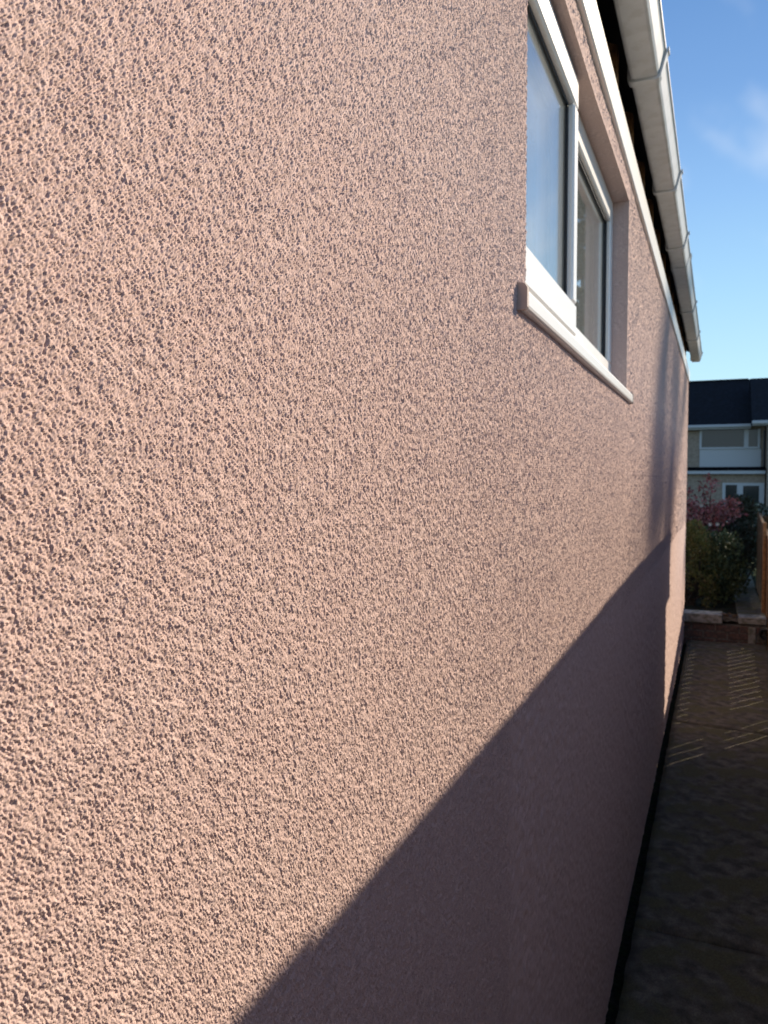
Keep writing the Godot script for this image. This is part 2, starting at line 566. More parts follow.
# ---------------------------------------------------------------- setting
func make_ground() -> void:
	var st := new_st()
	var zs := [-30.0, 0.0, 8.62, 12.0, 16.0, 22.0, 30.0, 38.0, 60.0, 160.0]
	var ys := [-0.085, -0.085, -0.085, 0.1, 0.0, -0.3, -0.6, -0.75, -0.8, -0.8]
	for i in zs.size() - 1:
		quad(st, [Vector3(-120, ys[i], -zs[i]), Vector3(-120, ys[i + 1], -zs[i + 1]), Vector3(120, ys[i + 1], -zs[i + 1]), Vector3(120, ys[i], -zs[i])])
	var g := put(st.commit(), "ground", M.lawn, self)
	g.set_meta("kind", "structure")
	var soil := put(box(Vector3(-0.3, -0.075, 4), Vector3(0.9, -0.07, -8.5)), "soil_strip", M.soil, self)
	soil.set_meta("kind", "structure")
	# concrete path: three cast bays with open joints
	var path := Node3D.new()
	path.name = "path"
	path.set_meta("kind", "structure")
	add_child(path)
	var n := noise(FastNoiseLite.TYPE_SIMPLEX_SMOOTH, 1.1, 17, 4)
	var bays := [[-2.0, 2.9, 2.9], [2.915, 5.52, 5.46], [5.535, 8.12, 8.12], [8.135, 8.475, 8.5]]
	for b in bays.size():
		var z0: float = bays[b][0]
		var z1: float = bays[b][1]
		var z2: float = bays[b][2]
		var s := new_st()
		s.set_smooth_group(0)
		var nx := 18
		var nz := int((z1 - z0) / 0.05) + 2
		var p := func(i: int, j: int) -> Vector3:
			var fx := float(i) / nx
			var x := lerpf(0.033 + n.get_noise_2d(j * 1.7, b * 9.0) * 0.006, 0.768, fx)
			var zf := lerpf(z0 + (0.06 * (1 - fx) - 0.06 if b == 2 else 0.0), lerpf(z1, z2, fx), float(j) / nz)
			var edge := 0.0 if i > 0 and i < nx and j > 0 and j < nz else -0.007
			return Vector3(x, n.get_noise_2d(x * 2.0, zf * 2.0) * 0.008 + n.get_noise_2d(x * 9.0 + 50, zf * 9.0) * 0.003 + edge - 0.003 * b, -zf)
		for i in nx:
			for j in nz:
				quad(s, [p.call(i, j), p.call(i, j + 1), p.call(i + 1, j + 1), p.call(i + 1, j)])
		var dn := Vector3(0, -0.065, 0)
		for i in nx:
			quad(s, [p.call(i, 0) + dn, p.call(i, 0), p.call(i + 1, 0), p.call(i + 1, 0) + dn])
			quad(s, [p.call(i, nz), p.call(i, nz) + dn, p.call(i + 1, nz) + dn, p.call(i + 1, nz)])
		for j in nz:
			quad(s, [p.call(0, j), p.call(0, j) + dn, p.call(0, j + 1) + dn, p.call(0, j + 1)])
		s.index()
		s.generate_normals()
		put(s.commit(), "slab", M.concrete, path)
	# raised garden bed
	var bed := new_st()
	var bn := noise(FastNoiseLite.TYPE_SIMPLEX_SMOOTH, 2.0, 23, 3)
	for i in 24:
		for j in 24:
			var f := func(a: int, c: int) -> Vector3:
				var x := -2.2 + a * 0.125
				var zf := 8.6 + c * 0.16
				return Vector3(x, 0.225 + bn.get_noise_2d(x, zf) * 0.04, -zf)
			quad(bed, [f.call(i, j), f.call(i, j + 1), f.call(i + 1, j + 1), f.call(i + 1, j)])
	var bo := put(bed.commit(), "garden_soil", M.soil, self)
	bo.set_meta("kind", "structure")
	var gp := put(box(Vector3(0.50, 0.18, -8.72), Vector3(0.765, 0.246, -14.0), 0.01), "garden_path", M.concrete, self)
	gp.set_meta("kind", "structure")

func make_house() -> void:
	var h := thing("bungalow", Vector3.ZERO, "bungalow side wall in rough pink render with white window and gutter", "house")
	# render coat
	var arrays := []
	# skirts turn the edges back round the window opening: [bottom, top, near, far]
	wall_patch(arrays, -3.0, 0.0, 0.0, WALL_TOP, 0.05, 0.05, 4, 4, 0.5)
	wall_patch(arrays, -0.02, WIN_Z0, 0.0, WALL_TOP, 0.014, 0.014, 5, 5, 1.5, 0.0035)
	wall_fan(arrays)
	wall_patch(arrays, WIN_Z0 - 0.19, WIN_Z1 + 0.03, 0.0, 1.28, 0.009, 0.006, 6, 4, 2.4, 0.0, [0, 0, 0, 0], 0.1)
	wall_patch(arrays, WIN_Z0 - 0.19, WIN_Z1 + 0.03, 1.26, WIN_Y0, 0.00105, 0.004, 1.25, 1.7, 2.15, 0.0, [0, 1, 0, 0], 0.1, 0.0)
	wall_patch(arrays, WIN_Z0 - 0.19, WIN_Z1 + 0.03, WIN_Y1, WALL_TOP, 0.0025, 0.006, 3.0, 3.0, 3.4, 0.0, [1, 0, 0, 0], 0.1, 0.0)
	wall_patch(arrays, WIN_Z1 - 0.15, WALL_END, 0.0, 1.22, 0.014, 0.012, 8, 6, 4.0, 0.0, [0, 0, 0, 1], 0.18)
	wall_patch(arrays, WIN_Z1 - 0.15, 4.6, 1.2, WIN_Y0 - 0.01, 0.0016, 0.008, 2.0, 3, 3.1, 0.0, [0, 0, 0, 0], 0.1, 0.0)
	wall_patch(arrays, WIN_Z1, 4.6, WIN_Y0 - 0.03, WALL_TOP, 0.0016, 0.008, 2.0, 3, 3.1, 0.0, [0, 0, 1, 0], 0.0, 0.0)
	wall_patch(arrays, 4.4, WALL_END, 1.2, WALL_TOP, 0.0028, 0.014, 3.4, 5, 5.0, 0.0, [0, 0, 0, 1], 0.1, 0.0)
	var st := new_st()
	for a in arrays:
		var am := ArrayMesh.new()
		am.add_surface_from_arrays(Mesh.PRIMITIVE_TRIANGLES, a)
		st.append_from(am, 0, Transform3D.IDENTITY)
	put(st.commit(), "wall", M.render, h)
	# masonry behind the coat, with the window opening
	put(box(Vector3(-0.25, -0.12, 3.0), Vector3(-0.012, 2.75, -WIN_Z0)), "wall_core", M.render_smooth, h)
	put(box(Vector3(-0.25, -0.12, -WIN_Z1), Vector3(-0.012, 2.75, -WALL_END)), "wall_core", M.render_smooth, h)
	put(box(Vector3(-0.25, -0.12, -WIN_Z0), Vector3(-0.012, WIN_Y0, -WIN_Z1)), "wall_core", M.render_smooth, h)
	put(box(Vector3(-0.25, WIN_Y1, -WIN_Z0), Vector3(-0.012, 2.75, -WIN_Z1)), "wall_core", M.render_smooth, h)
	put(box(Vector3(-5.0, -0.12, -8.2), Vector3(-0.25, 2.75, -WALL_END)), "end_wall", M.render_smooth, h)
	put(box(Vector3(-5.0, -0.12, 3.0), Vector3(-0.25, 2.75, 2.75)), "end_wall", M.render_smooth, h)
	put(box(Vector3(-5.25, -0.12, 3.0), Vector3(-5.0, 2.75, -WALL_END)), "back_wall", M.render_smooth, h)
	put(box(Vector3(-5.0, 2.6, 2.75), Vector3(-0.25, 2.74, -8.2)), "ceiling", M.plaster, h)
	put(box(Vector3(-5.0, 0.1, 2.75), Vector3(-0.25, 0.3, -8.2)), "floor", M.plaster, h)
	put(box(Vector3(-5.0, 0.3, -3.6), Vector3(-0.25, 2.6, -3.7)), "partition", M.plaster, h)
	put(box(Vector3(-5.0, 0.3, 0.3), Vector3(-0.25, 2.6, 0.4)), "partition", M.plaster, h)
	# roof
	var rp := PackedVector2Array([Vector2(0.075, 2.905), Vector2(0.08, 2.93), Vector2(-2.7, 4.15), Vector2(-5.5, 2.93), Vector2(-5.5, 2.90), Vector2(-2.7, 4.10)])
	put(extrude(rp, 3.1, -8.52), "roof", M.slate, h)
	var gable := PackedVector2Array([Vector2(-0.05, 2.75), Vector2(-5.2, 2.75), Vector2(-5.2, 3.02), Vector2(-2.7, 4.07), Vector2(-0.05, 2.93)])
	put(extrude(gable, -8.2, -8.44), "gable", M.render_smooth, h)
	put(extrude(gable, 3.0, 2.75), "gable", M.render_smooth, h)
	# eaves
	put(box(Vector3(-0.012, 2.632, 3.05), Vector3(0.013, 2.735, -8.5), 0.003), "fascia_board", M.upvc, h)
	# open eaves above the fascia: rafter feet in a deep gap, a board at its back
	put(box(Vector3(-0.26, 2.752, 3.05), Vector3(-0.24, 2.99, -8.2)), "eaves_board", M.wood, h)
	for k in 24:
		put(extrude(PackedVector2Array([Vector2(-0.239, 2.76), Vector2(0.0, 2.76), Vector2(0.0, 2.89), Vector2(-0.239, 2.995)]), 2.6 - k * 0.45, 2.555 - k * 0.45), "rafter", M.wood, h)
	make_gutter(h)
	make_window(h)

func make_gutter(h: Node3D) -> void:
	var outer := [Vector2(0.026, 2.902), Vector2(0.026, 2.842), Vector2(0.030, 2.833), Vector2(0.038, 2.830), Vector2(0.096, 2.830), Vector2(0.104, 2.832), Vector2(0.109, 2.840), Vector2(0.120, 2.885), Vector2(0.124, 2.892), Vector2(0.128, 2.895), Vector2(0.128, 2.903)]
	var inner := [Vector2(0.121, 2.903), Vector2(0.116, 2.889), Vector2(0.106, 2.842), Vector2(0.101, 2.835), Vector2(0.095, 2.833), Vector2(0.039, 2.833), Vector2(0.032, 2.836), Vector2(0.029, 2.844), Vector2(0.029, 2.902)]
	var prof := PackedVector2Array(outer + inner)
	var g := put(extrude(prof, 3.05, -8.5), "gutter", M.upvc_old, h)
	# brackets hug the gutter from below
	var centre := Vector2(0.085, 2.875)
	for zf in [0.5, 1.5, 2.47, 3.44, 4.30, 5.96, 7.16, 8.38, 4.74]:
		var w := 0.017 if zf != 4.74 else 0.05
		var off := 0.009 if zf != 4.74 else 0.0035
		var out_p := []
		for k in range(outer.size()):
			var p: Vector2 = outer[k]
			out_p.append(p + (p - centre).normalized() * off)
		out_p[0] = Vector2(0.019, 2.907)
		out_p.append(Vector2(0.133, 2.907))
		var in_p := []
		for k in range(outer.size() - 1, 0, -1):
			in_p.append(outer[k] + (outer[k] - centre).normalized() * 0.0008)
		in_p.append(Vector2(0.0255, 2.907))
		put(extrude(PackedVector2Array(out_p + in_p), -zf + w, -zf - w), "bracket", M.upvc_old, g)
	# closed end of the gutter
	put(extrude(PackedVector2Array(outer), -8.4995, -8.507), "stop_end", M.upvc_old, g)

func make_window(h: Node3D) -> void:
	var w := Node3D.new()
	w.name = "window"
	h.add_child(w)
	var zc := 1.815   # meeting of the casement and the fixed light
	# outer frame, set back in the opening
	var fx0 := -0.115
	var fx1 := -0.05
	put(box(Vector3(fx0, 2.49, -WIN_Z0), Vector3(fx1, WIN_Y1, -WIN_Z1), 0.004), "frame", M.upvc, w)
	put(box(Vector3(fx0, 1.95, -WIN_Z0), Vector3(fx1, 2.03, -WIN_Z1), 0.004), "frame", M.upvc, w)
	put(box(Vector3(fx0, 2.03, -WIN_Z0), Vector3(fx1, 2.49, -WIN_Z0 - 0.07), 0.004), "frame", M.upvc, w)
	put(box(Vector3(fx0, 2.03, -WIN_Z1 + 0.055), Vector3(fx1, 2.49, -WIN_Z1), 0.004), "frame", M.upvc, w)
	put(box(Vector3(fx0, 2.03, -zc + 0.0), Vector3(fx1, 2.49, -zc - 0.045), 0.004), "mullion", M.upvc, w)
	# opening casement standing proud of the frame
	var sx0 := -0.0495
	var sx1 := -0.022
	var z0 := WIN_Z0 + 0.012
	var z1 := zc + 0.028
	var sash := new_st()
	add_box(sash, Vector3(sx0, 2.487, -z0), Vector3(sx1, 2.556, -z1), 0.005)
	add_box(sash, Vector3(sx0, 1.972, -z0), Vector3(sx1, 2.045, -z1), 0.005)
	add_box(sash, Vector3(sx0, 2.045, -z0), Vector3(sx1, 2.487, -z0 - 0.062), 0.005)
	add_box(sash, Vector3(sx0, 2.045, -z1 + 0.05), Vector3(sx1, 2.487, -z1), 0.005)
	put(sash.commit(), "casement", M.upvc, w)
	var gk := new_st()
	var gz0 := z0 + 0.062
	var gz1 := z1 - 0.05
	add_box(gk, Vector3(-0.046, 2.479, -gz0), Vector3(-0.036, 2.487, -gz1))
	add_box(gk, Vector3(-0.046, 2.045, -gz0), Vector3(-0.036, 2.053, -gz1))
	add_box(gk, Vector3(-0.046, 2.053, -gz1 + 0.012), Vector3(-0.036, 2.479, -gz1))
	add_box(gk, Vector3(-0.046, 2.053, -gz0), Vector3(-0.036, 2.479, -gz0 - 0.008))
	put(gk.commit(), "gasket", M.gasket, w)
	put(box(Vector3(-0.0425, 2.046, -gz0 - 0.001), Vector3(-0.0405, 2.486, -gz1 + 0.001)), "pane", M.glass, w)
	put(box(Vector3(-0.0625, 2.046, -gz0 - 0.001), Vector3(-0.0605, 2.486, -gz1 + 0.001)), "pane", M.glass, w)
	# fixed light
	var rz0 := zc + 0.045
	var rz1 := WIN_Z1 - 0.055
	var g2 := new_st()
	add_box(g2, Vector3(-0.076, 2.481, -rz0), Vector3(-0.062, 2.49, -rz1))
	add_box(g2, Vector3(-0.076, 2.03, -rz0), Vector3(-0.062, 2.039, -rz1))
	add_box(g2, Vector3(-0.076, 2.039, -rz0), Vector3(-0.062, 2.481, -rz0 - 0.009))
	add_box(g2, Vector3(-0.076, 2.039, -rz1 + 0.012), Vector3(-0.062, 2.481, -rz1))
	put(g2.commit(), "gasket", M.gasket, w)
	put(box(Vector3(-0.0705, 2.031, -rz0 - 0.001), Vector3(-0.0685, 2.489, -rz1 + 0.001)), "pane", M.glass, w)
	put(box(Vector3(-0.0905, 2.031, -rz0 - 0.001), Vector3(-0.0885, 2.489, -rz1 + 0.001)), "pane", M.glass, w)
	# sill with end caps
	var sp := PackedVector2Array([Vector2(-0.115, 1.902), Vector2(0.010, 1.902), Vector2(0.013, 1.904), Vector2(0.0145, 1.908), Vector2(0.0145, 1.926), Vector2(0.0125, 1.931), Vector2(0.008, 1.934), Vector2(-0.115, 1.949)])
	put(extrude(sp, -1.182, -2.790), "sill", M.upvc, w)
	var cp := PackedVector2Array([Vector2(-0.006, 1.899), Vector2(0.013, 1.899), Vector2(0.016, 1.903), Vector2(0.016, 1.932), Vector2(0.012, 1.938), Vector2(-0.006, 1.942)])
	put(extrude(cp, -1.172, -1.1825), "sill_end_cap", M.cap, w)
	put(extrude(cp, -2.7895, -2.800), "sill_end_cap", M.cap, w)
	# curtain inside both lights, carried behind the casement as added dark backing for reflections
	var c := new_st()
	var pts := []
	for i in 201:
		var zf := 1.24 + 1.46 * i / 200.0
		pts.append(Vector2(-0.2 + sin(i * 0.52) * 0.016 + sin(i * 1.31 + 1.0) * 0.006, zf))
	for i in 200:
		var a: Vector2 = pts[i]
		var b: Vector2 = pts[i + 1]
		quad(c, [Vector3(a.x, 2.0, -a.y), Vector3(a.x, 2.56, -a.y), Vector3(b.x, 2.56, -b.y), Vector3(b.x, 2.0, -b.y)])
	c.index()
	c.generate_normals()
	var cur := put(c.commit(), "curtain", M.curtain, self)
	tag(cur, "dark grey green curtain with narrow vertical folds behind the window panes", "curtain")

# ---------------------------------------------------------------- fences
func make_fences() -> void:
	var f := thing("tall_fence", Vector3(0.77, 0, 0), "tall unseen board fence with added pale blue bounce colour opposite the pink rendered wall", "fence")
	var top := 1.285 + 0.77 * tan(deg_to_rad(SUN_EL)) / sin(deg_to_rad(SUN_AZ))
	var shift := 0.77 / tan(deg_to_rad(SUN_AZ))
	var e1 := 5.24 + shift
	var e2 := 5.62 + shift
	var drop := 0.33
	# overlapping boards close the upper part; the last metres have open gaps low down
	var zf := -3.0
	var k := 0
	while zf < e1 - 0.02:
		var wide := 0.155
		var gap := 0.0162 if zf > e1 - 0.9 else -0.012
		var z1 := minf(zf + wide - gap, e1)
		var x0 := 0.0 if k % 2 == 0 or gap > 0 else 0.009
		put(box(Vector3(x0, 0.02, -zf), Vector3(x0 + 0.008, (top - 0.02) if gap < 0 else 0.8, -z1), 0.002), "board", M.wood_bounce_blue, f)
		zf += wide
		k += 1
	# capping in butted lengths that have moved a little
	var cuts := [-3.0, -1.2, 0.55, 1.05, 1.62, 2.35, 3.3, 4.6, 5.7, e2]
	for c in cuts.size() - 1:
		var dy := rng.randf_range(-0.009, 0.004)
		var capping := put(box(Vector3(-0.004, -0.03, 0), Vector3(0.03, 0, -(cuts[c + 1] - cuts[c]) + 0.002), 0.003), "cap_rail", M.wood_bounce_blue, f, Vector3(0, top + dy, -cuts[c]))
		capping.rotation.x = rng.randf_range(-0.005, 0.005)
	# short horizontal boards above the open part, running on past the last post
	for j in 9:
		var y1 := top - j * 0.145
		var y0 := maxf(y1 - 0.151, 0.785)
		if y1 - 0.02 < y0:
			break
		var ze := e2 if y1 > top - drop + 0.01 else e1
		put(box(Vector3(0.009 + 0.006 * (j % 2), y0, -(e1 - 1.05)), Vector3(0.017 + 0.006 * (j % 2), y1 - (0.031 if j == 0 else 0.0), -ze), 0.002), "board", M.wood_bounce_blue, f)
	for y in [0.45, 1.1, 1.75]:
		put(box(Vector3(0.024, y, 3.0), Vector3(0.062, y + 0.09, -e1), 0.004), "rail", M.wood_dark, f)
	for pz in [-2.9, -1.1, 0.7, 2.5, 4.3, e1 - 0.09]:
		put(box(Vector3(0.063, 0, -pz), Vector3(0.155, top - 0.05, -pz - 0.09), 0.006), "post", M.wood_dark, f)
	# lower fence that carries on, its top rising with the garden
	var l := thing("low_fence", Vector3(0.77, 0, 0), "low orange brown board fence beside the garden path with rising top", "fence")
	var a0 := 6.40
	var a1 := 10.9
	var rise := func(z: float) -> float: return 0.855 + (z - 6.4) * 0.0815
	zf = e1 + 0.01
	k = 0
	while zf < a1:
		var t: float = rise.call(zf + 0.06)
		put(box(Vector3(0.0, -0.08, -zf), Vector3(0.008, t - rng.randf() * 0.006, -zf - 0.1388), 0.002), "board", M.wood if k % 3 != 1 else M.wood_dark, l)
		zf += 0.155
		k += 1
	# rails follow the slope
	for r in [[0.0, 0.14, 0], [0.385, 0.625, 0], [-0.125, -0.012, 1]]:
		var s := new_st()
		var z0 := e1 + 0.01
		var c0: float = rise.call(z0) * r[2]
		var c1: float = rise.call(a1) * r[2]
		var p := func(x: float, o: float, far: bool) -> Vector3: return Vector3(x, (c1 if far else c0) + o, -(a1 if far else z0))
		var x0 := 0.0085
		var x1 := 0.034
		quad(s, [p.call(x0, r[0], true), p.call(x0, r[0], false), p.call(x0, r[1], false), p.call(x0, r[1], true)])
		quad(s, [p.call(x1, r[0], false), p.call(x1, r[0], true), p.call(x1, r[1], true), p.call(x1, r[1], false)])
		quad(s, [p.call(x0, r[1], true), p.call(x0, r[1], false), p.call(x1, r[1], false), p.call(x1, r[1], true)])
		quad(s, [p.call(x0, r[0], false), p.call(x0, r[0], true), p.call(x1, r[0], true), p.call(x1, r[0], false)])
		quad(s, [p.call(x0, r[0], false), p.call(x1, r[0], false), p.call(x1, r[1], false), p.call(x0, r[1], false)])
		quad(s, [p.call(x0, r[0], true), p.call(x0, r[1], true), p.call(x1, r[1], true), p.call(x1, r[0], true)])
		put(s.commit(), "rail", M.wood_dark, l)
	for pz in [e1 + 0.1, 9.16, 10.7]:
		var t: float = rise.call(pz)
		put(box(Vector3(0.035, 0, -pz), Vector3(0.115, t - 0.03, -pz - 0.08), 0.005), "post", M.wood_dark, l)
	put(box(Vector3(-0.035, 0.0, -8.86), Vector3(-0.001, 1.19, -8.95), 0.006), "post", M.wood, l)

# ---------------------------------------------------------------- step and garden
func make_step() -> void:
	var s := thing("brick_step", Vector3(0, 0, -8.5), "low brick retaining step with pale concrete coping across the path end", "step")
	put(box(Vector3(-0.6, -0.07, -0.016), Vector3(0.766, 0.165, -0.1)), "mortar_bed", M.mortar, s)
	var variants := []
	for i in 3:
		variants.append(box(Vector3(0, 0, 0), Vector3(0.213 - 0.002 * i, 0.063, -0.1), 0.004))
	for row in 3:
		var x := -0.6 - (0.11 if row % 2 else 0.0)
		while x < 0.55:
			put(variants[rng.randi() % 3], "brick", M.brick, s, Vector3(x, -0.062 + row * 0.075, -0.012 + rng.randf_range(-0.004, 0.004)))
			x += 0.225
	# coping slabs, the last ones chipped and out of line
	put(box(Vector3(-0.6, 0.166, 0.02), Vector3(-0.05, 0.262, -0.2), 0.008), "coping_slab", M.coping, s)
	put(box(Vector3(-0.045, 0.166, 0.022), Vector3(0.36, 0.262, -0.2), 0.008), "coping_slab", M.coping, s)
	var chipped := PackedVector2Array([Vector2(0.365, 0.20), Vector2(0.40, 0.19), Vector2(0.44, 0.205), Vector2(0.50, 0.195), Vector2(0.50, 0.235), Vector2(0.46, 0.245), Vector2(0.42, 0.238), Vector2(0.365, 0.258)])
	put(extrude(chipped, 0.0, -0.18), "coping_slab", M.mortar, s)
	put(box(Vector3(0.505, 0.175, 0.004), Vector3(0.765, 0.25, -0.2), 0.01), "coping_slab", M.coping, s)
	put(box(Vector3(0.60, -0.02, 0.004), Vector3(0.67, 0.15, -0.015), 0.006), "render_patch", M.coping, s)
	# drain pipe stub in the corner
	var d := new_st()
	var ring := PackedVector2Array()
	var hole := []
	for i in 20:
		ring.append(Vector2(cos(TAU * i / 20.0), sin(TAU * i / 20.0)) * 0.055)
	for i in 21:
		hole.append(Vector2(cos(TAU * i / 20.0), sin(TAU * i / 20.0)))
	for i in 20:
		var a: Vector2 = hole[i]
		var b: Vector2 = hole[i + 1]
		var q := func(v: Vector2, r: float, z: float) -> Vector3: return Vector3(v.x * r, v.y * r, z)
		quad(d, [q.call(a, 0.046, 0.0), q.call(b, 0.046, 0.0), q.call(b, 0.055, 0.0), q.call(a, 0.055, 0.0)])
		quad(d, [q.call(a, 0.055, 0.0), q.call(b, 0.055, 0.0), q.call(b, 0.055, -0.12), q.call(a, 0.055, -0.12)])
		quad(d, [q.call(a, 0.046, -0.11), q.call(b, 0.046, -0.11), q.call(b, 0.046, 0.0), q.call(a, 0.046, 0.0)])
	put(d.commit(), "drain_pipe", M.pipe, s, Vector3(0.745, 0.1, 0.07))
	# fallen leaves lying on the step
	for i in 14:
		var st := new_st()
		add_leaf(st, Vector3.ZERO, Vector3(rng.randfn(), 0.15, rng.randfn()).normalized(), Vector3.UP, rng.randf_range(0.05, 0.085), 0.045, Color.WHITE)
		var o := put(st.commit(), "fallen_leaf", M.debris, self, Vector3(rng.randf_range(0.34, 0.5), rng.randf_range(0.245, 0.258), -8.5 - rng.randf_range(-0.0, 0.12)))
		tag(o, "dry brown leaf fallen on the chipped coping of the brick step", "leaf", "fallen leaves on the step")

func shrub(called: String, label: String, at: Vector3, clumps: Array, count: int, size: float, cols: Array, stems: int, upward := 0.3, group := "") -> Node3D:
	var t := thing(called, at, label, "shrub", group)
	var st := new_st()
	for i in stems:
		var c: Array = clumps[i % clumps.size()]
		var tip: Vector3 = c[0] + rand_dir() * 0.6 * c[1]
		var a := rng.randf() * TAU
		var foot := Vector3(cos(a), 0, sin(a)) * 0.06
		add_tube(st, PackedVector3Array([foot, foot.lerp(tip, 0.5) + Vector3(rng.randfn() * 0.03, 0.02, rng.randfn() * 0.03), tip]), PackedFloat32Array([0.012, 0.008, 0.003]), 5)
	put(st.commit(), "stems", M.bark, t)
	put(foliage(clumps, count, size, cols, upward), "foliage", M.leaf, t)
	return t

func make_garden() -> void:
	var olive := [Color(0.12, 0.125, 0.035), Color(0.15, 0.14, 0.042), Color(0.09, 0.105, 0.032), Color(0.18, 0.145, 0.06)]
	var green := [Color(0.08, 0.105, 0.045), Color(0.10, 0.125, 0.052), Color(0.062, 0.085, 0.042)]
	var dark := [Color(0.045, 0.055, 0.03), Color(0.055, 0.062, 0.036), Color(0.07, 0.056, 0.038)]
	var red := [Color(0.34, 0.11, 0.11), Color(0.25, 0.085, 0.09), Color(0.40, 0.14, 0.12), Color(0.17, 0.08, 0.065), Color(0.32, 0.17, 0.15)]
	var pale := [Color(0.30, 0.32, 0.27), Color(0.22, 0.25, 0.17), Color(0.12, 0.14, 0.07)]
	# feathery olive shrub at the wall corner
	var c := []
	for i in 16:
		c.append([Vector3(rng.randf_range(-0.28, 0.24), rng.randf_range(0.12, 0.82), rng.randf_range(-0.25, 0.25)), Vector3(0.09, 0.20, 0.09) * rng.randf_range(0.8, 1.3)])
	shrub("olive_shrub", "olive green feathery shrub growing at the corner of the pink wall", Vector3(0.02, 0.22, -9.2), c, 5200, 0.035, olive, 26, 1.2)
	c = []
	for i in 14:
		c.append([Vector3(rng.randf_range(-0.22, 0.20), rng.randf_range(0.1, 0.75), rng.randf_range(-0.25, 0.25)), Vector3(0.13, 0.15, 0.13) * rng.randf_range(0.8, 1.3)])
	shrub("green_shrub", "mid green leafy shrub beside the olive shrub behind the step", Vector3(0.30, 0.22, -9.55), c, 3600, 0.045, green, 18, 0.3)
	c = []
	for i in 22:
		c.append([Vector3(rng.randf_range(-0.38, 0.36), rng.randf_range(0.55, 1.25), rng.randf_range(-0.4, 0.4)), Vector3(0.13, 0.14, 0.13) * rng.randf_range(0.7, 1.3)])
	c.append([Vector3(0.08, 1.36, 0), Vector3(0.12, 0.14, 0.12)])
	var r := shrub("red_shrub", "red leaved autumn shrub standing behind the olive and green shrubs", Vector3(0.10, 0.2, -10.5), c, 3000, 0.05, red, 34, 0.4)
	# a few pale blossoms on it
	for b in [Vector3(0.02, 1.12, 0.5), Vector3(0.12, 0.90, 0.52), Vector3(0.20, 0.90, 0.5), Vector3(-0.10, 0.7, 0.5)]:
		var st := new_st()
		for i in 14:
			var a := TAU * i / 7.0
			add_leaf(st, Vector3.ZERO, Vector3(cos(a), sin(a), 0.3 + 0.5 * (i % 2)).normalized(), Vector3(0, 0, 1), 0.026, 0.02, Color.WHITE)
		put(st.commit(), "blossom", M.petal, r, b)
	c = []
	for i in 24:
		c.append([Vector3(rng.randf_range(-0.26, 0.16), rng.randf_range(0.25, 1.12), rng.randf_range(-0.4, 0.4)), Vector3(0.13, 0.15, 0.14) * rng.randf_range(0.7, 1.3)])
	shrub("dark_shrub", "dark green shrub between the red shrub and the board fence", Vector3(0.60, 0.2, -11.4), c, 5200, 0.05, dark, 20, 0.3)
	c = []
	for i in 18:
		c.append([Vector3(rng.randf_range(-0.35, 0.7), rng.randf_range(0.3, 1.16), rng.randf_range(-0.4, 0.4)), Vector3(0.16, 0.12, 0.14) * rng.randf_range(0.7, 1.3)])
	shrub("variegated_shrub", "shrub with pale cream edged leaves behind the end of board fence", Vector3(1.0, 0.1, -13.6), c, 4200, 0.06, pale + dark, 16, 0.3)
	# hedge that closes the garden
	c = []
	for i in 60:
		c.append([Vector3(rng.randf_range(-2.6, 3.2), rng.randf_range(0.15, 0.92), rng.randf_range(-0.3, 0.3)), Vector3(0.3, 0.24, 0.3) * rng.randf_range(0.8, 1.25)])
	shrub("garden_hedge", "dark clipped hedge closing the garden behind the shrubs", Vector3(0.2, 0.0, -15.2), c, 9000, 0.07, dark, 30, 0.3)

